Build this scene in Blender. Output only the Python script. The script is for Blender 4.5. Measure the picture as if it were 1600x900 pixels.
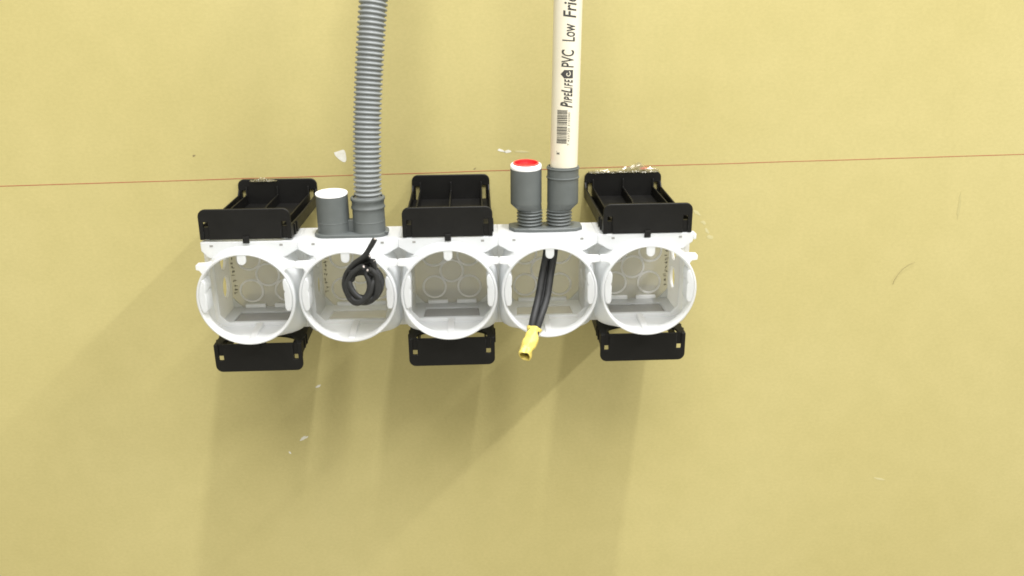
import bpy, bmesh, math, random
from mathutils import Vector, Matrix
from mathutils import noise as mnoise

random.seed(7)
PI = math.pi
S = 0.001                                   # all sizes below are millimetres
scene = bpy.context.scene
col = scene.collection
for o in list(bpy.data.objects):
    bpy.data.objects.remove(o)

# ------------------------------------------------------------------ camera
cam_d = bpy.data.cameras.new('camera')
cam = bpy.data.objects.new('camera', cam_d)
col.objects.link(cam)
scene.camera = cam
F_PX, CX, CY, CZ, PITCH, YAW, ROLL = 1356.6, 20.572, -707.525, 203.563, .332, .041, -.009
fw = Vector((math.sin(YAW)*math.cos(PITCH), math.cos(YAW)*math.cos(PITCH), -math.sin(PITCH)))
r0 = Vector((math.cos(YAW), -math.sin(YAW), 0))
u0 = r0.cross(fw)
rt = math.cos(ROLL)*r0 + math.sin(ROLL)*u0
up = -math.sin(ROLL)*r0 + math.cos(ROLL)*u0
m = Matrix((rt, up, -fw)).transposed().to_4x4()
m.translation = Vector((CX, CY, CZ))*S
cam.matrix_world = m
cam_d.sensor_fit = 'HORIZONTAL'
cam_d.sensor_width = 36.0
cam_d.lens = F_PX/1600*36.0
cam_d.clip_start = 0.01
cam_d.clip_end = 100

# ------------------------------------------------------------------ light
world = bpy.data.worlds.new('World')
scene.world = world
world.use_nodes = True
bg = world.node_tree.nodes['Background']
bg.inputs[0].default_value = (1.0, 0.948, 0.79, 1)
bg.inputs[1].default_value = 0.76


def area(name, loc, sx, sy, power, color=(1, 0.985, 1.0), rot=(0, 0, 0)):
    d = bpy.data.lights.new(name, 'AREA')
    d.shape = 'RECTANGLE'
    d.size, d.size_y, d.energy, d.color = sx, sy, power, color
    o = bpy.data.objects.new(name, d)
    o.location = loc
    o.rotation_euler = rot
    col.objects.link(o)
    return o


area('ceiling_tube_near', (.43, -.75, 2.8), .10, .28, 72)
area('ceiling_tube_far', (4.4, -2.3, 4.2), .2, 3.4, 440)
area('added_fill_light', (0.1, -1.35, 1.6), 1.2, .9, 42, rot=(math.radians(42), 0, 0))  # added fill lamp: brightens the wall top, front faces and box interiors

scene.view_settings.view_transform = 'Standard'
scene.view_settings.look = 'None'
scene.view_settings.exposure = 0.0
scene.view_settings.gamma = 1.0
scene.render.engine = 'CYCLES'
scene.cycles.transparent_max_bounces = 24
scene.cycles.max_bounces = 20
scene.cycles.transmission_bounces = 16
scene.cycles.diffuse_bounces = 16
scene.cycles.pixel_filter_type = 'BLACKMAN_HARRIS'
scene.cycles.filter_width = 1.75


# ------------------------------------------------------------------ materials
def new_mat(name):
    mt = bpy.data.materials.new(name)
    mt.use_nodes = True
    nt = mt.node_tree
    return mt, nt, nt.nodes['Principled BSDF']


def nz(nt, scale, detail=4, rough=.6, vec=None):
    n = nt.nodes.new('ShaderNodeTexNoise')
    n.inputs['Scale'].default_value = scale
    n.inputs['Detail'].default_value = detail
    n.inputs['Roughness'].default_value = rough
    if vec is not None:
        nt.links.new(vec, n.inputs['Vector'])
    return n


def ramp(nt, src, c0, c1, p0=.3, p1=.7):
    r = nt.nodes.new('ShaderNodeValToRGB')
    r.color_ramp.elements[0].position, r.color_ramp.elements[1].position = p0, p1
    r.color_ramp.elements[0].color = (*c0, 1)
    r.color_ramp.elements[1].color = (*c1, 1)
    nt.links.new(src, r.inputs[0])
    return r


def coords(nt, scale=(1, 1, 1)):
    t = nt.nodes.new('ShaderNodeTexCoord')
    mp = nt.nodes.new('ShaderNodeMapping')
    mp.inputs['Scale'].default_value = scale
    nt.links.new(t.outputs['Object'], mp.inputs[0])
    return mp.outputs[0]


def bump(nt, bsdf, src, strength, dist):
    b = nt.nodes.new('ShaderNodeBump')
    b.inputs['Strength'].default_value = strength
    b.inputs['Distance'].default_value = dist
    nt.links.new(src, b.inputs['Height'])
    nt.links.new(b.outputs[0], bsdf.inputs['Normal'])


def plastic(name, c0, c1, rough, scale=150, bstr=.15, spec=.5, rough2=None):
    mt, nt, b = new_mat(name)
    v = coords(nt)
    n = nz(nt, scale, 5, .65, v)
    r = ramp(nt, n.outputs[0], c0, c1)
    nt.links.new(r.outputs[0], b.inputs['Base Color'])
    b.inputs['Roughness'].default_value = rough
    b.inputs['Specular IOR Level'].default_value = spec
    if rough2 is not None:
        n3 = nz(nt, 60, 3, .6, v)
        mr = nt.nodes.new('ShaderNodeMapRange')
        mr.inputs[3].default_value, mr.inputs[4].default_value = rough, rough2
        nt.links.new(n3.outputs[0], mr.inputs[0])
        nt.links.new(mr.outputs[0], b.inputs['Roughness'])
    n2 = nz(nt, 1800, 2, .5, v)
    bump(nt, b, n2.outputs[0], bstr, .0002)
    return mt


def wall_material():
    mt, nt, b = new_mat('coated_board')
    v = coords(nt)
    vf = coords(nt, (.7, 1, 1.15))
    n1 = nz(nt, 3.2, 3, .55, v)
    n2 = nz(nt, 420, 3, .6, vf)
    n3 = nz(nt, 1500, 2, .5, v)
    r1 = ramp(nt, n1.outputs[0], (.428, .371, .150), (.466, .410, .182), .27, .73)
    n4 = nz(nt, 38, 4, .6, v)
    r4 = ramp(nt, n4.outputs[0], (.972, .975, .965), (1.022, 1.02, 1.03), .3, .7)
    mx4 = nt.nodes.new('ShaderNodeMix'); mx4.data_type = 'RGBA'; mx4.blend_type = 'MULTIPLY'
    mx4.inputs[0].default_value = 1
    nt.links.new(r1.outputs[0], mx4.inputs[6]); nt.links.new(r4.outputs[0], mx4.inputs[7])
    r2 = ramp(nt, n2.outputs[0], (.955, .955, .945), (1.03, 1.03, 1.035), .3, .7)
    r3 = ramp(nt, n3.outputs[0], (.95, .96, .94), (1.035, 1.03, 1.045), .25, .75)
    mx = nt.nodes.new('ShaderNodeMix'); mx.data_type = 'RGBA'; mx.blend_type = 'MULTIPLY'
    mx.inputs[0].default_value = 1
    nt.links.new(mx4.outputs[2], mx.inputs[6]); nt.links.new(r2.outputs[0], mx.inputs[7])
    mx2 = nt.nodes.new('ShaderNodeMix'); mx2.data_type = 'RGBA'; mx2.blend_type = 'MULTIPLY'
    mx2.inputs[0].default_value = 1
    nt.links.new(mx.outputs[2], mx2.inputs[6]); nt.links.new(r3.outputs[0], mx2.inputs[7])
    nt.links.new(mx2.outputs[2], b.inputs['Base Color'])
    b.inputs['Roughness'].default_value = .5
    b.inputs['Specular IOR Level'].default_value = .35
    bump(nt, b, n2.outputs[0], .06, .0002)
    return mt


def translucent(name, color, clear, trans, gloss_rough=.3):
    """milky polypropylene: diffuse + translucent, with a share of straight see-through"""
    mt = bpy.data.materials.new(name)
    mt.use_nodes = True
    nt = mt.node_tree
    nt.nodes.clear()
    out = nt.nodes.new('ShaderNodeOutputMaterial')
    v = coords(nt)
    n = nz(nt, 45, 3, .6, v)
    c = ramp(nt, n.outputs[0], tuple(x*.95 for x in color), color)
    d = nt.nodes.new('ShaderNodeBsdfDiffuse')
    t = nt.nodes.new('ShaderNodeBsdfTranslucent')
    nt.links.new(c.outputs[0], d.inputs[0]); nt.links.new(c.outputs[0], t.inputs[0])
    m1 = nt.nodes.new('ShaderNodeMixShader'); m1.inputs[0].default_value = trans
    nt.links.new(d.outputs[0], m1.inputs[1]); nt.links.new(t.outputs[0], m1.inputs[2])
    last = m1.outputs[0]
    if clear > 0:
        tr = nt.nodes.new('ShaderNodeBsdfTransparent')
        m2 = nt.nodes.new('ShaderNodeMixShader')
        mr = nt.nodes.new('ShaderNodeMapRange')
        mr.inputs[3].default_value, mr.inputs[4].default_value = clear*.85, min(1, clear*1.15)
        nt.links.new(n.outputs[0], mr.inputs[0]); nt.links.new(mr.outputs[0], m2.inputs[0])
        nt.links.new(last, m2.inputs[1]); nt.links.new(tr.outputs[0], m2.inputs[2])
        last = m2.outputs[0]
    g = nt.nodes.new('ShaderNodeBsdfGlossy'); g.inputs['Roughness'].default_value = gloss_rough
    fr = nt.nodes.new('ShaderNodeFresnel'); fr.inputs[0].default_value = 1.45
    m3 = nt.nodes.new('ShaderNodeMixShader')
    ml = nt.nodes.new('ShaderNodeMath'); ml.operation = 'MULTIPLY'; ml.inputs[1].default_value = .6
    nt.links.new(fr.outputs[0], ml.inputs[0]); nt.links.new(ml.outputs[0], m3.inputs[0])
    nt.links.new(last, m3.inputs[1]); nt.links.new(g.outputs[0], m3.inputs[2])
    b = nt.nodes.new('ShaderNodeBump'); b.inputs['Strength'].default_value = .15
    b.inputs['Distance'].default_value = .0006
    n2 = nz(nt, 160, 2, .5, v)
    nt.links.new(n2.outputs[0], b.inputs['Height'])
    for s in (d, t, g):
        nt.links.new(b.outputs[0], s.inputs['Normal'])
    nt.links.new(m3.outputs[0], out.inputs[0])
    return mt


MAT = {
    'wall': wall_material(),
    'black': plastic('black_plastic', (0.0032, 0.0031, 0.0026), (0.0057, 0.0055, 0.0047), .42, 90, .25, .25, .6),
    'grey': plastic('grey_plastic', (.082, .093, .090), (.098, .109, .106), .42, 60, .2, .5, .55),
    'hose': plastic('hose_plastic', (0.1859, 0.2032, 0.2032), (0.2204, 0.2376, 0.2376), .38, 80, .1, .5),
    'pipe': plastic('cream_pvc', (.65, .61, .48), (.685, .648, .52), .28, 30, .04, .5),
    'white': plastic('white_cap', (.84, .85, .86), (.88, .88, .88), .35, 60, .05),
    'red': plastic('red_plug', (.56, .009, .014), (.62, .014, .02), .35, 60, .05),
    'red_lip': plastic('light_red_lip', (.66, .06, .055), (.70, .08, .07), .35, 60, .05),
    'cable': plastic('black_cable', (.012, .0125, .0125), (.02, .021, .021), .46, 120, .2, .4, .62),
    'copper': plastic('copper_strand', (.42, .36, .33), (.62, .58, .55), .35, 800, .1),
    'tape': plastic('yellow_tape', (.60, .48, .10), (.68, .56, .14), .5, 120, .2),
    'ink': plastic('black_ink', (.022, .022, .02), (.05, .05, .047), .55, 500, .05),
    'faint_ink': plastic('faint_ink', (.045, .045, .043), (.11, .105, .10), .6, 900, .05),
    'pencil': plastic('red_brown_line', (.29, .045, .028), (.38, .10, .055), .7, 260, .05),
    'smear': plastic('chalky_white', (0.5833, 0.5667, 0.4667), (0.7167, 0.7167, 0.6667), .6, 260, .2),
    'faint_smear': plastic('faint_scuff', (.475, .43, .205), (.51, .47, .26), .5, 200, .1),
    'dirt': plastic('brown_dirt', (.17, .135, .06), (.28, .235, .11), .7, 400, .1),
    'dull_scuff': plastic('dull_scuff', (.39, .345, .145), (.43, .385, .17), .6, 300, .1),
    'peg': plastic('grey_hole_shade', (.20, .20, .19), (.27, .27, .25), .6, 200, .05),
    'milky': translucent('milky_plastic', (.945, .965, .975), .20, .52),
    'milky_solid': translucent('milky_plastic_solid', (.97, .98, .985), 0, .25),
    'milky_thin': translucent('milky_plastic_thin', (.975, .985, .985), .16, .52),
    'milky_pane': translucent('milky_plastic_pane', (.96, .965, .955), .44, .48),
    'floor_pane': translucent('clear_floor_pane', (.95, .95, .94), .72, .5),
    'knockout': translucent('milky_plastic_knockout', (.985, .985, .975), .0, .42),
}


def clear_material():
    mt = bpy.data.materials.new('clear_glue')
    mt.use_nodes = True
    nt = mt.node_tree
    nt.nodes.clear()
    out = nt.nodes.new('ShaderNodeOutputMaterial')
    tr = nt.nodes.new('ShaderNodeBsdfTransparent'); tr.inputs[0].default_value = (.93, .92, .86, 1)
    g = nt.nodes.new('ShaderNodeBsdfGlossy'); g.inputs['Roughness'].default_value = .2
    df = nt.nodes.new('ShaderNodeBsdfDiffuse'); df.inputs[0].default_value = (.66, .60, .36, 1)
    mm = nt.nodes.new('ShaderNodeMixShader'); mm.inputs[0].default_value = .12
    nt.links.new(tr.outputs[0], mm.inputs[1]); nt.links.new(df.outputs[0], mm.inputs[2])
    m3 = nt.nodes.new('ShaderNodeMixShader'); m3.inputs[0].default_value = .075
    nt.links.new(mm.outputs[0], m3.inputs[1]); nt.links.new(g.outputs[0], m3.inputs[2])
    nt.links.new(m3.outputs[0], out.inputs[0])
    return mt


MAT['clear'] = clear_material()


# ------------------------------------------------------------------ helpers
def tag(o, label=None, cat=None, group=None, kind=None):
    if label: o['label'] = label
    if cat: o['category'] = cat
    if group: o['group'] = group
    if kind: o['kind'] = kind
    return o


def thing(name, loc, label, cat, group=None, rot=(0, 0, 0)):
    o = bpy.data.objects.new(name, None)
    o.empty_display_size = .01
    o.location = Vector(loc)*S
    o.rotation_euler = rot
    col.objects.link(o)
    return tag(o, label, cat, group)


def link_mesh(name, me, mat, parent=None, bevel=0, sharp=35):
    for p in me.polygons:
        p.use_smooth = True
    me.set_sharp_from_angle(angle=math.radians(sharp))
    me.materials.clear()
    me.materials.append(MAT[mat])
    o = bpy.data.objects.new(name, me)
    col.objects.link(o)
    o.parent = parent
    if bevel:
        bv = o.modifiers.new('bevel', 'BEVEL')
        bv.width = bevel*S; bv.segments = 2; bv.limit_method = 'ANGLE'; bv.angle_limit = math.radians(40)
    return o


def mesh(name, verts, faces, mat, parent=None, bevel=0, sharp=35):
    me = bpy.data.meshes.new(name)
    me.from_pydata([tuple(Vector(v)*S) for v in verts], [], faces)
    me.update()
    bm = bmesh.new(); bm.from_mesh(me)
    bmesh.ops.recalc_face_normals(bm, faces=bm.faces)
    bm.to_mesh(me); bm.free()
    return link_mesh(name, me, mat, parent, bevel, sharp)


def box(name, a, b, mat, parent=None, bevel=0):
    (x0, y0, z0), (x1, y1, z1) = a, b
    v = [(x0, y0, z0), (x1, y0, z0), (x1, y1, z0), (x0, y1, z0), (x0, y0, z1), (x1, y0, z1), (x1, y1, z1), (x0, y1, z1)]
    f = [(0, 3, 2, 1), (4, 5, 6, 7), (0, 1, 5, 4), (1, 2, 6, 5), (2, 3, 7, 6), (3, 0, 4, 7)]
    return mesh(name, v, f, mat, parent, bevel)


def plate_mesh(outlines, t, fn):
    """flat plate (with holes) of thickness t from 2-D outlines in mm; fn maps (u,v,w) to (x,y,z) mm"""
    cu = bpy.data.curves.new('tmp', 'CURVE')
    cu.dimensions = '2D'; cu.fill_mode = 'BOTH'; cu.extrude = t/2
    for pts in outlines:
        sp = cu.splines.new('POLY')
        sp.points.add(len(pts)-1)
        for q, p in zip(sp.points, pts):
            q.co = (p[0], p[1], 0, 1)
        sp.use_cyclic_u = True
    o = bpy.data.objects.new('tmp', cu)
    col.objects.link(o)
    dg = bpy.context.evaluated_depsgraph_get()
    me = bpy.data.meshes.new_from_object(o.evaluated_get(dg))
    bpy.data.objects.remove(o); bpy.data.curves.remove(cu)
    bm = bmesh.new(); bm.from_mesh(me)
    bmesh.ops.remove_doubles(bm, verts=bm.verts, dist=.001)
    bmesh.ops.dissolve_limit(bm, angle_limit=.01, verts=bm.verts, edges=bm.edges)
    bmesh.ops.triangulate(bm, faces=[f for f in bm.faces if len(f.verts) > 4])
    for v in bm.verts:
        v.co = Vector(fn(*v.co))*S
    bmesh.ops.recalc_face_normals(bm, faces=bm.faces)
    bm.to_mesh(me); bm.free()
    return me


def plate(name, outlines, t, fn, mat, parent=None, bevel=0):
    return link_mesh(name, plate_mesh(outlines, t, fn), mat, parent, bevel)


def lathe_data(profile, seg=48, axis='Z', center=(0, 0, 0), closed=True):
    """profile: list of (r, h, [cx, cy]); closed loops the profile back to its start"""
    v, f = [], []
    n = len(profile)
    for p in profile:
        r, h = p[0], p[1]
        ox, oy = (p[2], p[3]) if len(p) > 2 else (0, 0)
        for k in range(seg):
            a = 2*PI*k/seg
            x, y = r*math.cos(a)+ox, r*math.sin(a)+oy
            q = (x, y, h) if axis == 'Z' else (x, h, y)
            v.append((q[0]+center[0], q[1]+center[1], q[2]+center[2]))
    rng = range(n) if closed else range(n-1)
    for i in rng:
        j = (i+1) % n
        for k in range(seg):
            l = (k+1) % seg
            f.append((i*seg+k, i*seg+l, j*seg+l, j*seg+k))
    return v, f


def lathe(name, profile, mat, parent=None, seg=48, axis='Z', center=(0, 0, 0), closed=True, caps=False, sharp=35):
    v, f = lathe_data(profile, seg, axis, center, closed)
    if caps:
        f.append(tuple(range(seg)))
        n = len(profile)-1
        f.append(tuple(range(n*seg, (n+1)*seg)))
    return mesh(name, v, f, mat, parent, 0, sharp)


def catmull(pts, sub=8):
    P = [Vector(p) for p in pts]
    P = [P[0]*2-P[1]] + P + [P[-1]*2-P[-2]]
    out = []
    for i in range(1, len(P)-2):
        for k in range(sub):
            t = k/sub
            a, b, c, d = P[i-1], P[i], P[i+1], P[i+2]
            out.append(.5*((2*b)+(c-a)*t+(2*a-5*b+4*c-d)*t*t+(3*b-a-3*c+d)*t**3))
    out.append(P[-2])
    return out


def sweep(path, radius, seg=14, caps=True):
    """tube along path; radius is a number or a function of the index"""
    v, f = [], []
    n = len(path)
    nrm = None
    for i, p in enumerate(path):
        t = (path[min(i+1, n-1)]-path[max(i-1, 0)]).normalized()
        if nrm is None:
            nrm = t.cross(Vector((0.3, 1, 0.2))).normalized()
        nrm = (nrm - t*nrm.dot(t)).normalized()
        b = t.cross(nrm)
        r = radius(i) if callable(radius) else radius
        for k in range(seg):
            a = 2*PI*k/seg
            v.append(p + nrm*math.cos(a)*r + b*math.sin(a)*r)
    for i in range(n-1):
        for k in range(seg):
            l = (k+1) % seg
            f.append((i*seg+k, i*seg+l, (i+1)*seg+l, (i+1)*seg+k))
    if caps:
        f.append(tuple(range(seg))); f.append(tuple(range((n-1)*seg, n*seg)))
    return v, f


def copy_tree(o, parent=None):
    c = o.copy()
    col.objects.link(c)
    c.parent = parent
    for ch in list(o.children):
        copy_tree(ch, c)
    return c


def arc(cx, cy, r, a0, a1, n, ry=None):
    ry = r if ry is None else ry
    return [(cx+r*math.cos(math.radians(a0+(a1-a0)*i/n)), cy+ry*math.sin(math.radians(a0+(a1-a0)*i/n))) for i in range(n+1)]


XZ = lambda y: (lambda u, v, w: (u, y+w, v))
XY = lambda z: (lambda u, v, w: (u, v, z+w))
YZ = lambda x: (lambda u, v, w: (x+w, u, v))

# ------------------------------------------------------------------ wall
wall = box('wall', (-1300, 0, -1100), (1500, 18, 900), 'wall')
tag(wall, kind='structure')


def wall_line(name, pts, width, mat, parent, proud=.35):
    v, f = [], []
    for i, (x, z, w) in enumerate(pts):
        a = pts[max(i-1, 0)]; b = pts[min(i+1, len(pts)-1)]
        t = Vector((b[0]-a[0], b[1]-a[1])).normalized()
        n = Vector((-t.y, t.x))*w*width/2
        v += [(x+n.x, -proud, z+n.y), (x-n.x, -proud, z-n.y), (x-n.x, -.02, z-n.y), (x+n.x, -.02, z+n.y)]
    for i in range(len(pts)-1):
        k = 4*i
        for j in range(4):
            f.append((k+j, k+(j+1) % 4, k+4+(j+1) % 4, k+4+j))
    f += [(0, 1, 2, 3), tuple(range(len(v)-4, len(v)))]
    return mesh(name, v, f, mat, parent)


def line_z(x):
    return 61.36+.0142*x


pts = []
for i in range(281):
    x = -1290 + i*10*.995
    pts.append((x, line_z(x)+.25*mnoise.noise((x*.02, 0, 0)), (.5 if x < 200 else .45)*(1+.35*mnoise.noise((x*.05, 3, 0)))))
wall_line('marked_line', pts, 1.0, 'pencil', wall, .12)


def smear(name, x, z, rx, rz, rot, mat, seed, n=26, rough=.3, proud=.1):
    rr = random.Random(seed)
    out = []
    for k in range(n):
        a = 2*PI*k/n
        r = 1+rough*mnoise.noise((math.cos(a)*1.6+seed, math.sin(a)*1.6, seed*.7))*1.6+rr.uniform(-.05, .05)
        px, pz = rx*r*math.cos(a), rz*r*math.sin(a)
        c, s = math.cos(rot), math.sin(rot)
        out.append((x+px*c-pz*s, z+px*s+pz*c))
    return plate(name, [out], proud, XZ(-proud/2-.02), mat, wall)


blot = [(-4.6, 2.1), (-1.5, 2.9), (3.6, 4.0), (4.9, -.8), (4.6, -5.2), (1.7, -5.6), (-3.2, -1.2)]
blot = catmull([(x-89.4, z+77.1, 0) for x, z in blot+blot[:1]], 4)[:-1]
plate('paint_smear', [[(p.x, p.y) for p in blot]], .1, XZ(-.07), 'smear', wall)
smear('paint_smear', 41.5, 78.6, 3.2, .9, -.35, 'smear', 5)
smear('paint_smear', 47.5, 77.7, 2.6, 1.0, .1, 'smear', 6)
smear('paint_smear', 58.5, 77.4, 6.0, .8, -.06, 'faint_smear', 7)
for i, (x, z, rx, rz, ro) in enumerate(((206.5, 23.2, 3.4, 1.4, -.6), (212.8, 14.5, 2.6, 1.2, -.6), (216.3, 7.2, 2.8, 1.2, -.9), (219.2, 1.6, 3.0, 1.7, -.3))):
    smear('paint_smear', x, z, rx, rz, ro, 'faint_smear', 11+i)
smear('paint_smear', -123.3, -128.8, 2.6, .9, .45, 'smear', 21)
smear('paint_smear', -140.8, -180.2, 4.2, 1.5, .5, 'smear', 22)
smear('paint_smear', -154.2, -194.5, 1.5, .7, -.9, 'smear', 23)
smear('paint_smear', 399, -241.5, 6, 1.0, -.25, 'faint_smear', 24)
smear('dirt_spot', -206.2, 78.5, 1.2, .7, .2, 'dirt', 31)
smear('dirt_spot', 19.9, 63.9, 1.1, .5, .6, 'dirt', 32)
smear('dirt_spot', -408, -56, 1.0, .8, .6, 'dirt', 33)
smear('scuff', 433, 24, 1.1, 11, .03, 'dull_scuff', 34, rough=.3)

# a bent hair stuck to the board
hp = catmull([(384.2, -1.0, -44.5), (385.6, -1.2, -39.5), (390.0, -1.2, -32.0), (395.5, -1.2, -27.2), (401.2, -1.0, -24.6)], 8)
hv, hf = sweep(hp, lambda i: .19-.002*i, 6)
hair = mesh('hair_strand', hv, hf, 'dirt')
tag(hair, 'thin curved brown hair stuck to the bare right half of the wall', 'hair')


# ------------------------------------------------------------------ black spacer brackets
BW, BD, BH = 63.7, 112.0, 21.7          # width, depth from the wall, plate height


def make_bracket():
    root = thing('spacer_bracket', (0, 0, 0), 'x', 'bracket', 'black spacer brackets')
    hw = BW/2

    def plate_outline(slot):
        r = 5.0
        top = arc(hw-r, BH-r, r, 0, 90, 6) + arc(-hw+r, BH-r, r, 90, 180, 6)
        if not slot:
            return [(-hw, 0), (hw, 0)] + top
        s0, s1, sz = hw-6.4, hw-3.0, 12.6
        return [(-hw, 0), (-s1, 0), (-s1, sz), (-s0, sz), (-s0, .0), (s0, 0), (s0, sz), (s1, sz), (s1, 0), (hw, 0)] + top
    fp = plate('front_plate', [plate_outline(True)], 2.2, XZ(-BD+1.1), 'black', root, .45)
    for s in (-1, 1):
        a, b = sorted((s*(hw-6.36), s*(hw-3.04)))
        box('slot_back', (a, -BD+1.1, .2), (b, -BD+3.6, 9.0), 'black', fp)
    plate('back_plate', [plate_outline(True)], 2.2, XZ(-1.15), 'black', root, .45)
    # floor with the rounded opening against the front plate
    n0 = -BD+2.3
    opening = arc(0, n0+4, 26.5, 0, 180, 18, 12)
    fl = [(-hw+.6, -2.4), (-hw+.6, n0), (-26.5, n0)] + opening[::-1][0:] + [(26.5, n0), (hw-.6, n0), (hw-.6, -2.4)]
    plate('floor_plate', [fl], 1.6, XY(.82), 'black', root, .2)
    for s in (-1, 1):
        # outer wall, low, with two raised ribs near the front
        ow = [(-2.4, 0), (-BD+2.3, 0), (-BD+2.3, 12.0), (-BD+5, 9.4), (-BD*.55, 8.4), (-6, 9.4), (-2.4, 13.4)]
        w = plate('side_wall', [ow], 1.2, YZ(s*(hw-.62)), 'black', root, .2)
        for yy in (-BD+11, -BD+19):
            a, b = sorted((s*(hw+.02), s*(hw+.9)))
            box('side_rib', (a, yy-.9, .3), (b, yy+.9, 8.2), 'black', w, .2)
        # inner wall with a gusset against the back plate
        iw = [(-2.4, 1.7), (-BD+2.3, 1.7), (-BD+2.3, 15.5), (-BD+3.6, 15.3), (-BD+4.2, 9.3), (-4.4, 9.3), (-3.8, 15.6), (-2.4, 16.0)]
        plate('inner_wall', [iw], 1.1, YZ(s*(hw-6.9)), 'black', root, .2)
    rib = [(-2.4, 1.7), (-BD+2.3, 1.7), (-BD+2.3, 16), (-BD+3.8, 15.8), (-BD+4.4, 9.3), (-BD+22, 9.0), (-BD+32, 6.4),
           (-56, 6.2), (-46, 8.8), (-4.4, 9.3), (-3.8, 15.8), (-2.4, 16.2)]
    plate('center_rib', [rib], 1.2, YZ(0), 'black', root, .2)
    box('latch_tab', (-2.2, -BD-1.4, -2.7), (2.2, -BD+.4, 2.2), 'black', root, .25)
    return root


ZU, ZL = 37.8, -40.1
proto = make_bracket()
BR = [
    (-142, 0, -1.0, 1.0, 'black plastic spacer bracket on top of the leftmost white box'),
    (0, 0, .2, -.2, 'black plastic spacer bracket on top of the middle white box'),
    (142, 0, .4, -.45, 'black plastic spacer bracket on top of the rightmost white box, with clear tape behind it'),
    (-142, 1, -.2, .3, 'black plastic spacer bracket hanging under the leftmost white box'),
    (0, 1, 0, 0, 'black plastic spacer bracket hanging under the middle white box'),
    (142, 1, .3, .2, 'black plastic spacer bracket hanging under the rightmost white box'),
]
DX = {(-142, 0): .5, (0, 0): -.2, (142, 0): .3, (142, 1): .6}
for i, (x, low, dz, tilt, lab) in enumerate(BR):
    b = proto if i == 0 else copy_tree(proto)
    b.location = Vector((x+DX.get((x, low), 0), -.45, (ZL if low else ZU)+dz))*S
    b.rotation_euler = (math.radians(-tilt), PI if low else 0, 0)
    b['label'] = lab


# ------------------------------------------------------------------ junction boxes
RZ = -.4                                   # ring centre height
RO = 34.1


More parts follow.
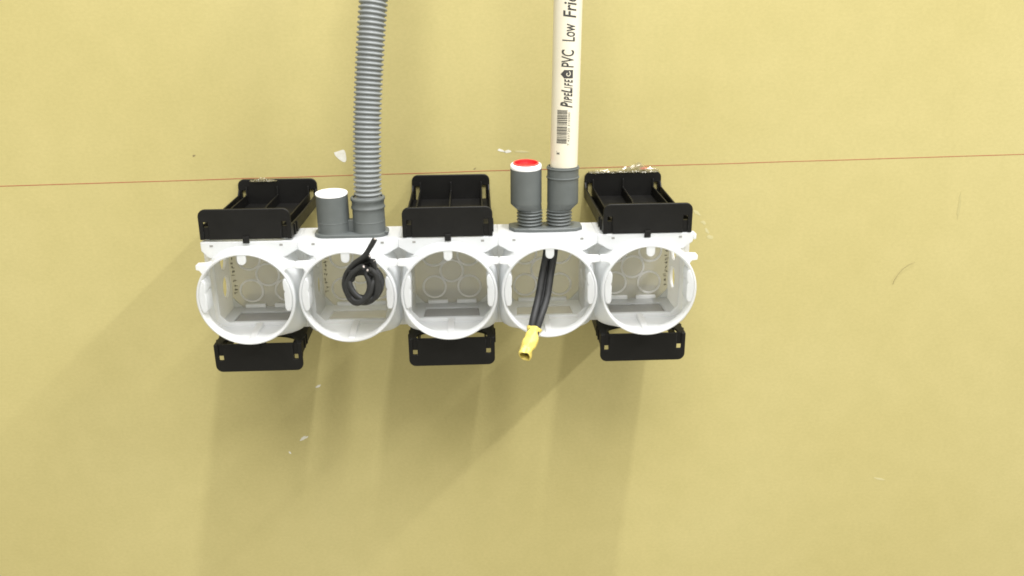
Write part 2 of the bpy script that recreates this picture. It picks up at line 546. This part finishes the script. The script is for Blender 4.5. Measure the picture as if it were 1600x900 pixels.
def make_junction_box():
    root = thing('junction_box', (0, 0, 0), 'x', 'junction box', 'row of white junction boxes')
    # round collar facing the camera
    # (half size, depth, squareness at the bottom, squareness at the top); round rim flaring into a squarish back
    secs = [(RO-.5, -129, 2, 2), (RO, -128.4, 2, 2), (RO, -123, 2, 2), (RO, -119, 2.2, 2), (RO+.15, -114, 3.6, 2.15), (RO+.3, -109, 6, 2.4),
            (RO+.6, -103, 9, 2.6), (RO+.8, -95.9, 10, 2.7), (32.7, -95.9, 10, 2.7), (32.5, -103, 9, 2.6), (32.2, -109, 6, 2.4),
            (32.0, -114, 3.6, 2.15), (31.9, -119, 2.2, 2), (31.9, -123, 2, 2), (31.95, -127.6, 2, 2), (32.5, -128.8, 2, 2), (33.0, -129.05, 2, 2)]
    seg = 96
    vs, fs = [], []
    for h, y, nb, nt in secs:
        for k in range(seg):
            th = 2*PI*k/seg
            c, q = math.cos(th), math.sin(th)
            w = min(1, max(0, q*1.6+.5)); w = w*w*(3-2*w)
            n = nb+(nt-nb)*w
            r = h*(abs(c)**n+abs(q)**n)**(-1/n)
            vs.append((r*c, y, r*q+RZ))
    for i in range(len(secs)):
        j = (i+1) % len(secs)
        for k in range(seg):
            l = (k+1) % seg
            fs.append((i*seg+k, i*seg+l, j*seg+l, j*seg+k))
    collar = mesh('collar', vs, fs, 'milky', root, 0, 50)
    # flat side grips inside the collar
    for s in (-1, 1):
        pts = arc(0, 0, 31.95, -17.5, 26, 14)
        pts = pts + [(27.6, 14.2), (26.6, 12.0), (26.7, 6.2), (27.6, 5.0), (26.9, 3.4), (26.9, -7.5), (27.8, -9.6)]
        pts = [(s*u, v+RZ+.6) for u, v in pts]
        plate('side_grip', [pts], 13.5, XZ(-122.6), 'milky', collar, .9)
    tongue = [(-3.0, 32.6), (3.0, 32.6), (3.0, 28.6)] + arc(0, 28.2, 3.0, 0, -180, 8) + [(-3.0, 28.6)]
    plate('tongue', [[(u, v+RZ) for u, v in tongue]], 2.0, XZ(-127.6), 'milky', collar, .4)
    rib = [(-126.0, -32.2), (-97.0, -32.6), (-97.0, -29.4), (-102, -29.6), (-124.5, -31.2)]
    plate('gusset', [[(u, v+RZ) for u, v in rib]], 4.6, YZ(0), 'milky_solid', collar, .3)
    # housing: step ring, four walls
    sq = [(-35.46, -34.6), (35.46, -34.6), (35.46, 33.5), (-35.46, 33.5)]
    hole = [(-29.4, -24), (-24, -30.0), (24, -30.0), (29.4, -24), (29.4, 24), (24, 29.6), (-24, 29.6), (-29.4, 24)]
    plate('front_wall', [sq, hole], 1.6, XZ(-95.0), 'milky_thin', root, .2)
    bk = [(-31.4, 0), (31.4, 0), (29.2, 18.6), (-29.2, 18.6)]
    plate('top_slope', [bk], 1.6, lambda u, v, w: (u, -77.5+v*.95, 35.6-v*.31+w), 'milky_thin', root, .3)
    bot = [(-30.6, -94.1), (30.6, -94.1), (29.8, -60.0), (-29.8, -60.0)]
    win = [(-21.5, -92.0), (21.5, -92.0), (20.5, -72), (-20.5, -72)]
    bw = plate('bottom_wall', [bot, win], 2.0, lambda u, v, w: (u, v, -31.2+w), 'milky', root, .2)
    plate('bottom_pane', [[(u*.99, v) for u, v in win]], .5, lambda u, v, w: (u, v, -31.6+w), 'floor_pane', bw)
    for s in (-1, 1):
        # side wall with two round cable openings
        sw = [(0, -32.1), (33.3, -32.1), (33.3, 30.5), (17, 34.0), (0, 34.0)]
        h1 = arc(20.5, 13.2, 7.6, 0, 345, 23, 8.6); h2 = arc(20.5, -9.0, 7.6, 0, 345, 23, 8.6)
        plate('side_wall', [sw, h1, h2], 2.4,
              (lambda s: (lambda u, v, w: (s*(30.6-u*.025)+w, -94.1+u, v)))(s), 'milky_thin', root, .25)
    bp = [(-29.4, -31.4), (29.4, -31.4), (29.4, 29.8), (-29.4, 29.8)]
    back = plate('back_wall', [bp], 1.2, XZ(-60.2), 'milky_pane', root)
    for (x, z) in ((0, -4), (-13.6, -17), (13.6, -17), (-13.6, 9), (13.6, 9)):
        lathe('knockout', [(8.0, -61.2), (8.2, -61.35), (9.3, -61.35), (9.5, -61.2), (9.5, -60.85), (8.0, -60.85)], 'knockout', back, 32, 'Y', (x, 0, z))
    for s in (-1, 1):
        plate('corner_fillet', [[(s*29.0, -22.0), (s*29.0, -30.1), (s*21.5, -30.1)]], 1.6, XZ(-61.7), 'milky', back, .2)
        a, b = sorted((s*3.4, s*19))
        box('foot_tab', (a, -64.0, -30.15), (b, -60.9, -27.4), 'milky_solid', back, .4)
    return root


def add_flange(root, xl, xr):
    """flange joining collar and housing; it ends at xl and xr"""
    fo = [(-xl, 37.0), (xr, 37.0), (xr, 30.6), (27.6, 25.9)] + [(u, v+RZ) for u, v in arc(0, 0, 33.4, 48, 132, 18)] + [(-27.6, 25.9), (-xl, 30.6)]
    top = [(-xl, -109.1), (xr, -109.1), (xr, -77.5), (-xl, -77.5)]
    plate('top_wall', [top], 2.0, XY(36.0), 'milky', root, .3)
    fl = plate('flange', [fo], 3.2, XZ(-110.6), 'milky', root, .5)
    for s, e in ((-1, xl), (1, xr)):
        e = min(e, 35.4)
        lg = [(21.5, 26.6), (25.5, 25.8), (e-.4, 25.5), (e, 24.8), (e, 22.2), (e-.5, 21.6), (29.6, 21.2), (28.4, 19.2), (27.0, 18.6), (23.0, 23.4)]
        plate('lug', [[(s*u, v) for u, v in lg]], 6.0, XZ(-125.4), 'milky', root, .6)
    for s in (-1, 1):
        box('peg_hole_shade', (s*24.3-1.1, -112.45, 33.6), (s*24.3+1.1, -112.1, 35.0), 'peg', fl)  # grey tile on the flange; its colour stands in for the hole's shade


def print_column(parent, x, z0, z1, mirror, seed):
    """blurred column of small printed strokes near the edge of the back wall"""
    rr = random.Random(seed)
    v, f = [], []
    z = z0
    while z < z1:
        for _ in range(rr.choice((2, 3, 3))):
            cx, cz = x+rr.uniform(-1.1, 1.1), z+rr.uniform(-.6, .9)
            lx, lz = rr.choice(((1.2, .22), (.24, 1.1), (.85, .26), (.26, .85)))
            k = len(v)
            v += [(cx-lx, -61.1, cz-lz), (cx+lx, -61.1, cz-lz*.6), (cx+lx, -61.1, cz+lz), (cx-lx, -61.1, cz+lz*.8),
                  (cx-lx, -60.85, cz-lz), (cx+lx, -60.85, cz-lz*.6), (cx+lx, -60.85, cz+lz), (cx-lx, -60.85, cz+lz*.8)]
            f += [tuple(k+q for q in t) for t in ((0, 1, 2, 3), (4, 7, 6, 5), (0, 4, 5, 1), (1, 5, 6, 2), (2, 6, 7, 3), (3, 7, 4, 0))]
        z += rr.uniform(3.0, 3.8)
    return mesh('printed_marks', v, f, 'faint_ink', parent)


jb = make_junction_box()
JB = [
    (-142, 'translucent white round-mouthed junction box at the left end of the row'),
    (-71, 'translucent white junction box with a coil of black cable in its mouth'),
    (0, 'empty translucent white junction box in the middle, between black brackets above and below'),
    (71, 'translucent white junction box with black wires and yellow tape hanging out of it'),
    (142, 'translucent white round-mouthed junction box at the right end of the row'),
]
boxes = []
for i, (x, lab) in enumerate(JB):
    boxes.append(jb if i == 0 else copy_tree(jb))
for (x, lab), b in zip(JB, boxes):
    add_flange(b, 31.8 if x == -142 else 35.47, 33.6 if x == 142 else 35.47)
    b.location = Vector((x, 0, 0))*S
    b['label'] = lab
print_column(boxes[0], -26.2, -19, 14, False, 1)
print_column(boxes[1], -26.6, -19, 14, False, 2)
print_column(boxes[4], 26.4, -19, 14, True, 3)
box('corner_tab', (33.7, -111.8, 31.8), (36.2, -103, 36.2), 'milky', boxes[4], .8)

# ------------------------------------------------------------------ left twin adapter, white cap, corrugated hose
AY = -96.0
ad = thing('conduit_adapter', (-70, AY, 37), 'smooth grey twin conduit adapter on the second box, holding the corrugated hose', 'conduit adapter')


def rrect(x0, x1, y0, y1, r, n=6):
    return arc(x1-r, y1-r, r, 0, 90, n)+arc(x0+r, y1-r, r, 90, 180, n)+arc(x0+r, y0+r, r, 180, 270, n)+arc(x1-r, y0+r, r, 270, 360, n)


plate('base_flange', [rrect(-25.8, 26.6, -12.6, 12.6, 9)], 2.2, XY(1.15), 'grey', ad, .5)
SX0, SX1 = -12.4, 13.0
lathe('sleeve', [(11.7, 2.2), (11.45, 3.2), (11.42, 3.8), (11.4, 9.0), (11.4, 9.35), (11.55, 9.6), (11.55, 9.8), (11.4, 10.05), (11.4, 10.5), (11.35, 28.4), (11.35, 28.9), (10.0, 28.9), (10.0, 2.2)], 'grey', ad, 56, 'Z', (SX0, 0, 0), sharp=50)
lathe('sleeve', [(11.8, 2.2), (11.6, 3.2), (11.5, 3.8), (11.5, 9.0), (11.5, 9.35), (11.65, 9.6), (11.65, 9.8), (11.5, 10.05), (11.45, 10.5), (11.4, 18.2), (11.4, 18.7), (12.1, 19.3), (12.1, 20.3), (11.5, 20.9),
                 (11.5, 24.4), (12.2, 25.2), (12.3, 26.6), (11.6, 27.4), (10.35, 27.4), (10.3, 2.2)], 'grey', ad, 56, 'Z', (SX1, 0, 0), sharp=50)
box('web', (-1.6, -3.2, 2.25), (2.2, 3.2, 10.8), 'grey', ad, .3)
box('flange_ear', (24.6, -9.0, 2.28), (27.4, -2.0, 3.4), 'grey', ad, .4)

cap = lathe('end_cap', [(0.01, 67.6), (9.6, 67.65), (11.3, 67.4), (11.5, 66.9), (11.4, 66.25), (0.01, 66.25)], 'white', None, 56, 'Z', (0, 0, 0), True)
for q in cap.data.vertices:
    q.co.z -= 66.9*S
cap.location = Vector((-70+SX0, AY, 67.0))*S
cap.rotation_euler = (math.radians(3.5), 0, 0)
tag(cap, 'flat white cap closing the left sleeve of the grey adapter', 'cap')


def hose_center(z):
    # leans right and slightly back towards the wall
    pts = [(-57.0, -96.0, 40), (-56.6, -96, 66), (-56.0, -95.5, 84), (-54.6, -93, 113), (-51.8, -89.0, 147), (-48.2, -85, 181), (-45.2, -81, 205), (-39.5, -74, 250), (-33, -66, 300)]
    return pts


hp = catmull(hose_center(0), 60)
# resample evenly
L = [0]
for a, b in zip(hp, hp[1:]):
    L.append(L[-1]+(b-a).length)
pitch, per = 3.32, 10
N = int(L[-1]/pitch*per)
path, j = [], 0
for i in range(N):
    d = i*pitch/per
    while L[j+1] < d: j += 1
    t = (d-L[j])/(L[j+1]-L[j])
    path.append(hp[j].lerp(hp[j+1], t))


def hose_r(i):
    ph = (i % per)/per
    c = math.cos(2*PI*ph)
    return 9.1+.78*max(-1, min(1, c*1.5+.15))


hv, hf = sweep(path, hose_r, 40)
hose = mesh('corrugated_hose', hv, hf, 'hose', None, 0, 80)
tag(hose, 'grey corrugated hose rising from the left adapter out of the top', 'hose')

# ------------------------------------------------------------------ right twin adapter with ribbed necks, red plug, PVC pipe
ar = thing('conduit_adapter', (70.5, -94.0, 37), 'grey twin conduit adapter with ribbed necks on the fourth box, holding the cream pipe', 'conduit adapter')
fo = [(-26.6, -1), (-23, -7.5), (-12, -9.6), (14, -9.6), (22, -8.2), (26.6, -4), (26.4, 9), (22, 11.5), (-22, 11.5), (-26.4, 9)]
plate('base_flange', [fo], 2.6, XY(1.35), 'grey', ar, .6)


def neck_sleeve(nx, sx, ztop, collars):
    prof = []
    z = 2.6
    for k in range(5):
        for q in range(8):
            c = math.cos(2*PI*q/8)
            prof.append((8.75+.75*c, z, nx, 0)); z += 2.45/8
    prof += [(8.6, z+.2, nx, 0), (9.4, z+1.2, nx+(sx-nx)*.25, 0), (11.05, z+4.6, sx, 0), (11.25, z+5.4, sx, 0), (11.25, z+6.2, sx, 0)]
    for cz in collars:
        prof += [(11.2, cz-1.6, sx, 0), (11.2, cz-.6, sx, 0), (11.85, cz-.3, sx, 0), (11.85, cz+.3, sx, 0), (11.25, cz+.6, sx, 0), (11.25, cz+1.0, sx, 0)]
    prof += [(11.2, ztop-.4, sx, 0), (11.2, ztop, sx, 0), (10.0, ztop, sx, 0), (9.9, z+6, sx, 0), (7.6, z, nx, 0), (7.6, 2.6, nx, 0)]
    return lathe('sleeve', prof, 'grey', ar, 56, 'Z', (0, 0, 0), True, sharp=55)


neck_sleeve(-11.4, -14.0, 45.6, [])
neck_sleeve(10.0, 12.5, 46.6, [38.6, 45.2])

plug = thing('red_plug', (70.5-14.0, -94.0, 37+45.3), 'red plug with white rim in the left sleeve of the ribbed adapter', 'plug', rot=(math.radians(4.5), 0, 0))
lathe('rim', [(11.15, .05), (11.3, .6), (11.25, 1.9), (10.9, 2.8), (10.2, 3.3), (9.5, 3.4), (9.3, 3.2), (9.3, .05)], 'white', plug, 56, 'Z')
lathe('cup', [(9.25, 3.3), (9.15, 4.0), (8.7, 4.25), (8.1, 4.15), (8.0, 3.0), (9.2, 2.6)], 'red_lip', plug, 56, 'Z')
lathe('cup_floor', [(7.95, 3.9), (7.5, 2.4), (.01, 2.3), (.01, .2), (7.95, .2)], 'red', plug, 56, 'Z')

PR = 9.75
pz0, pz1 = 62.0, 330.0
TILT = .0150
pipe = thing('pvc_pipe', (83.0+.3, -94.0, pz0), 'cream PVC pipe with black lettering rising out of the grey sleeve', 'pipe', rot=(0, math.atan(TILT), 0))
lathe('tube', [(PR, 0), (PR, pz1-pz0), (PR-1.6, pz1-pz0), (PR-1.6, 0)], 'pipe', pipe, 72, 'Z')


def wrap_mesh(bm):
    """bm holds flat shapes with u = mm up the pipe, v = degrees round it (0 faces the camera side, + right)"""
    lo = min(v.co.y for v in bm.verts); hi = max(v.co.y for v in bm.verts)
    a = math.ceil(lo/5)*5
    while a < hi:
        bmesh.ops.bisect_plane(bm, geom=bm.verts[:]+bm.edges[:]+bm.faces[:], plane_co=(0, a, 0), plane_no=(0, 1, 0))
        a += 5
    for v in bm.verts:
        th = math.radians(v.co.y)
        r = PR+.06
        v.co = Vector((r*math.sin(th), -r*math.cos(th), v.co.x))*S
    return bm


def print_obj(name, bm, mat='ink'):
    wrap_mesh(bm)
    me = bpy.data.meshes.new(name)
    bm.to_mesh(me); bm.free()
    return link_mesh(name, me, mat, pipe)


def text_bm(body, u0, u1, v0, v1, shear=0, weight=0, keep_case_height=None):
    """text whose baseline lies at angle v0 and whose tops reach v1; runs from u0 up to u1"""
    cu = bpy.data.curves.new('tmp', 'FONT')
    cu.body = body; cu.shear = shear; cu.offset = weight; cu.resolution_u = 3
    o = bpy.data.objects.new('tmp', cu); col.objects.link(o)
    dg = bpy.context.evaluated_depsgraph_get()
    me = bpy.data.meshes.new_from_object(o.evaluated_get(dg))
    bpy.data.objects.remove(o); bpy.data.curves.remove(cu)
    bm = bmesh.new(); bm.from_mesh(me); bpy.data.meshes.remove(me)
    x0 = min(v.co.x for v in bm.verts); x1 = max(v.co.x for v in bm.verts)
    y0 = min(v.co.y for v in bm.verts); y1 = max(v.co.y for v in bm.verts)
    for v in bm.verts:
        v.co = Vector((u0+(v.co.x-x0)/(x1-x0)*(u1-u0), v0+(v.co.y-y0)/(y1-y0)*(v1-v0), 0))
    return bm


def rect(bm, u0, u1, v0, v1):
    vs = [bm.verts.new(p) for p in ((u0, v0, 0), (u1, v0, 0), (u1, v1, 0), (u0, v1, 0))]
    bm.faces.new(vs)


Z = lambda z: z-pz0
# running text: reads upwards, so letter tops point left (negative angle)
print_obj('lettering', text_bm('PVC', Z(152.6), Z(164.4), 25, -27, .12, .016))
print_obj('lettering', text_bm('Low', Z(169.6), Z(181.2), 27, -25, .10, .016))
print_obj('lettering', text_bm('Fric', Z(184.9), Z(199.0), 30, -24, .16, .016))
# maker's name: tall slanted P and L, smaller capitals between
bm = text_bm('P', Z(125.6), Z(129.6), 24, -27, .35, .035)
for (s, a, b, top) in (('I', 129.0, 130.6, -13), ('P', 130.4, 133.4, -13), ('E', 133.2, 136.0, -13), ('L', 135.4, 138.6, -24), ('I', 138.6, 139.9, -13), ('F', 140.0, 142.6, -13), ('E', 142.4, 145.0, -13)):
    b2 = text_bm(s, Z(a), Z(b), 22, top, .3, .035)
    me = bpy.data.meshes.new('t'); b2.to_mesh(me); b2.free(); bm.from_mesh(me); bpy.data.meshes.remove(me)
print_obj('lettering', bm)
# emblem: dark block with a pointed dome and a white swirl
bm = bmesh.new()
emb = [(145.4, 22), (151.0, 22), (151.0, -14), (149.8, -20), (148.2, -29), (146.6, -20), (145.4, -14)]
bm.faces.new([bm.verts.new((Z(u), v, 0)) for u, v in emb])
e = print_obj('emblem', bm)
bm = bmesh.new()
sp = []
for k in range(22):
    a = math.radians(20+k*15); r = 1.9-.06*k
    sp.append((148.3+r*math.cos(a), 1+r*5.85*math.sin(a), .30+.012*k))
for (u, v, w), (u2, v2, w2) in zip(sp, sp[1:]):
    d = Vector((u2-u, (v2-v)/5.85)); n = Vector((-d.y, d.x)).normalized()*.27
    bm.faces.new([bm.verts.new(q) for q in ((Z(u+n.x), v+n.y*5.85, 0), (Z(u-n.x), v-n.y*5.85, 0), (Z(u2-n.x), v2-n.y*5.85, 0), (Z(u2+n.x), v2+n.y*5.85, 0))])
lo_r = PR
PR += .05
sw = print_obj('emblem_swirl', bm, 'pipe')
PR = lo_r
# barcode and its digits
rr = random.Random(12)
bm = bmesh.new()
u = 101.0
bars = [.28, .28, .5, .28, .75, .5, .28, 1.0, .28, .5, .75, .28, .5, .28, 1.0, .5, .28, .28, .75, .5, .28, .5, .28, .28]
while u < 124.0:
    w = rr.choice((.26, .26, .5, .74)); g = rr.choice((.26, .26, .3, .5))
    rect(bm, Z(u), Z(min(u+w, 124.2)), -40, 3)
    u += w+g
print_obj('barcode', bm)
print_obj('lettering', text_bm('7 433720 310200', Z(99.6), Z(122.4), 15, 6, 0, .0), 'ink')
bm = bmesh.new()
for (a, b, c, d) in ((93.0, 94.6, -38, -34), (93.0, 94.6, -30, -26), (93.5, 94.0, -38, -26), (95.0, 95.4, -40, -37)):
    rect(bm, Z(a), Z(b), c, d)
print_obj('small_mark', bm)

# ------------------------------------------------------------------ cables
CR = 1.9
coil = thing('cable_coil', (-60, -126, 8), 'coil of black cable wires hanging in the mouth of the second box', 'cable coil')


def wire(parent, pts, r=CR, tip=True, sub=8):
    p = catmull(pts, sub)
    v, f = sweep(p, r, 14)
    w = mesh('wire', v, f, 'cable', parent, 0, 60)
    if tip:
        d = (p[-1]-p[-2]).normalized()
        v, f = sweep([p[-1]-d*.4, p[-1]+d*.3], r*.42, 10)
        mesh('copper_core', v, f, 'copper', w)
    return w


def loop_pts(a0, a1, rx0, rz0, rx1, rz1, cx, cz, y0, y1, n=18):
    out = []
    for i in range(n+1):
        t = i/n
        a = math.radians(a0+(a1-a0)*t)
        rx, rz = rx0+(rx1-rx0)*t, rz0+(rz1-rz0)*t
        out.append((cx+rx*math.cos(a), y0+(y1-y0)*t, cz+rz*math.sin(a)))
    return out


# outer wire ends in the long free tip that points up over the rim
wire(coil, [(7.5, 6, 13)] + loop_pts(65, -190, 13.0, 13.0, 12.6, 13.0, .2, 1.8, -2, -6) + [(-10.2, -7, 10.5), (-4.5, -9, 18.0), (3.2, -11, 24.0), (7.6, -12, 30.0), (11.4, -12.5, 36.3)], 1.8)
wire(coil, [(8.6, -6.5, 18.6), (9.0, -6.5, 14.5)] + loop_pts(50, -200, 12.2, 12.4, 9.8, 10.2, .2, 2.0, -6, -9) + [(-6.0, -10, 11.2), (-.5, -11, 15.6), (2.6, -12.5, 17.0)], 2.0)
wire(coil, [(3.0, 0, 17.5)] + loop_pts(75, -180, 9.6, 10.6, 11.2, 12.0, .4, 1.8, -3, -2) + [(-9.0, -3.5, 9.0), (-3.5, -4, 15.6), (2.0, -5, 20.6), (6.2, -6, 22.4)], 2.0)
wire(coil, [(-6.5, -9, 14.0)] + loop_pts(130, 345, 10.4, 9.6, 9.8, 10.4, .6, .2, -8, -11) + [(11.0, -11, 5.0), (10.6, -11, 10.4), (7.4, -11.5, 14.0), (5.4, -13.5, 14.8)], 2.0)
wire(coil, loop_pts(95, -165, 13.2, 12.6, 11.4, 11.6, .4, 1.8, -1, 1) + [(-8.0, -1, 9.8), (-2, -2, 14.8), (4.5, -3, 17.6), (9.2, -5, 18.2)], 2.0)
wire(coil, loop_pts(40, -120, 10.6, 10.0, 11.0, 9.8, .6, 1.4, -10, -10), 2.0, False)
wire(coil, [(3.4, -9, 11.0), (5.0, -10.5, 7.5), (5.8, -11, 3.0), (4.6, -11.5, -2.2), (.8, -12, -6.8), (-4.6, -11, -8.2), (-9.4, -8, -4.0)], 2.0, False)
wire(coil, loop_pts(150, -60, 9.6, 9.4, 8.4, 9.6, .2, 1.4, -5, -9), 2.0, False)
wire(coil, loop_pts(20, -215, 12.4, 11.4, 12.0, 12.4, .4, 1.6, -8, -6), 2.0, False)
wire(coil, [(9.8, -9, 8.5), (7.6, -11.5, 3.5), (5.6, -12.6, -2.5), (1.4, -12.6, -7.2), (-4.0, -11.5, -9.8), (-8.8, -9, -7.2), (-11.4, -7, -1.5)], 1.9, False)
wire(coil, [(-8.6, -9, 6.5), (-6.8, -10.5, .5), (-2.6, -11.5, -4.8), (3.4, -11.5, -7.4), (8.6, -10, -5.4)], 1.9, False)

bundle = thing('wire_bundle', (71, -100, 30), 'bundle of straight black wires taped yellow at the end, hanging from the fourth box', 'wire bundle')
center = [(75.0, -97, 34.6), (74.4, -100.5, 30), (73.0, -106, 20), (69.9, -112.5, 6.5), (66.6, -120, -7.5), (61.8, -129, -19.5), (59.4, -133, -26.8), (57.8, -137, -30.4)]
center = [Vector(c)-Vector((71, -100, 30)) for c in center]
offs = [(-2.9, 0, 0), (2.9, -.3, 0), (.2, 2.6, 0)]
for k, (ox, oy, oz) in enumerate(offs):
    pts = []
    for i, c in enumerate(center):
        t = i/(len(center)-1)
        sc = 1.0 if t < .55 else 1.0-.52*(t-.55)/.45
        wob = .5*math.sin(i*1.3+k*2)*t*(1-t)*2
        pts.append(c+Vector((ox*sc+wob, oy*sc, oz+wob*.4)))
    wire(bundle, pts, 2.7 if k < 2 else 2.3, False)
# yellow tape wrapped round the end, open at the bottom
tp = catmull([Vector(c)-Vector((71, -100, 30)) for c in ((59.8, -132.0, -26.0), (57.6, -137, -30.5), (54.8, -144, -35.2), (52.0, -151, -39.0))], 6)
nt_ = len(tp)
v, f = [], []
outv, _ = sweep(tp, 4.7, 22, False)
inv, _ = sweep(tp, 4.0, 22, False)
seg = 22


def crumple(vs, amp, seed):
    out = []
    for i, q in enumerate(vs):
        ring = i//seg
        c = tp[ring]
        d = Vector(q)-c
        k = 1+amp*mnoise.noise((d.x*.35+seed, d.y*.35, ring*.28))
        if ring > nt_*.75:
            k *= 1-.16*(ring-nt_*.75)/(nt_*.25)*(1 if d.y < 0 else .2)
        if 6 < ring < 10: k *= 1.06
        out.append(c+d*k)
    return out


outv = crumple(outv, .42, 2); inv = crumple(inv, .42, 2)
v = outv+inv
no = len(outv)
for i in range(nt_-1):
    for k in range(seg):
        l = (k+1) % seg
        f.append((i*seg+k, i*seg+l, (i+1)*seg+l, (i+1)*seg+k))
        f.append((no+i*seg+k, no+(i+1)*seg+k, no+(i+1)*seg+l, no+i*seg+l))
for k in range(seg):
    l = (k+1) % seg
    f.append((k, no+k, no+l, l)); e = (nt_-1)*seg
    f.append((e+k, e+l, no+e+l, no+e+k))
mesh('tape_wrap', v, f, 'tape', bundle, 0, 50)
wire(bundle, [tp[-9]+Vector((.6, 0, .6)), tp[-6]+Vector((.8, 0, .5)), tp[-3]+Vector((.9, 0, .2))], 2.2, False)  # black stubs added inside the tape to darken its open end
wire(bundle, [tp[-9]+Vector((-1.2, 0, -.6)), tp[-6]+Vector((-1.3, 0, -.6)), tp[-4]+Vector((-1.2, 0, -.6))], 1.9, False)


# ------------------------------------------------------------------ crumpled clear tape behind the brackets
def clear_lump(name, x0, x1, zbase, peak, label, seed, red=None):
    nx, nv = 46, 10
    v, f = [], []
    for i in range(nx+1):
        t = i/nx
        x = x0+(x1-x0)*t
        h = peak(t)
        for k in range(nv+1):
            a = PI*k/nv                     # half arch from the wall over to the plate
            y = -.3-4.6*(.5-.5*math.cos(a))*(.7+.5*abs(mnoise.noise((t*9, seed, 1))))
            z = zbase-1.2+h*math.sin(a)**.8*(1+.9*mnoise.noise((t*13, k*.45, seed)))
            z += .8*mnoise.noise((t*22, k*.8, seed+4))
            y += .9*mnoise.noise((t*18+5, k*.7, seed+9))
            v.append((x+.6*mnoise.noise((t*20, k, seed+2)), min(y, -.12), z))
    for i in range(nx):
        for k in range(nv):
            a = i*(nv+1)+k
            f.append((a, a+1, a+nv+2, a+nv+1))
    root = thing(name, ((x0+x1)/2, 0, zbase), label, 'tape')
    off = Vector(((x0+x1)/2, 0, zbase))
    o = mesh('tape_sheet', [Vector(q)-off for q in v], f, 'clear', root, 0, 28)
    sd = o.modifiers.new('thickness', 'SOLIDIFY'); sd.thickness = .25*S; sd.offset = 0
    if red:
        rv, rf = lathe_data([(.01, 1.0), (1.0, .75), (1.35, 0), (1.0, -.75), (.01, -1.0)], 14, 'Z', (0, 0, 0), False)
        mesh('red_fleck', [Vector((q[0]*2.6, q[1]*.45, q[2]*1.15))+Vector(red)-off for q in rv], rf, 'red', root)
    return root


clear_lump('clear_tape', 113.5, 172, 60.4, lambda t: 1.6+3.6*math.exp(-((t-.70)/.16)**2)+.8*math.sin(t*9)**2,
           'crumpled shiny clear tape with a red fleck above the top right bracket', 1.7, (159.5, -2.2, 62.0))
clear_lump('clear_tape', -163, -141, 58.2, lambda t: .8+1.6*math.exp(-((t-.45)/.25)**2),
           'small scrap of clear tape above the top left bracket', 5.2)
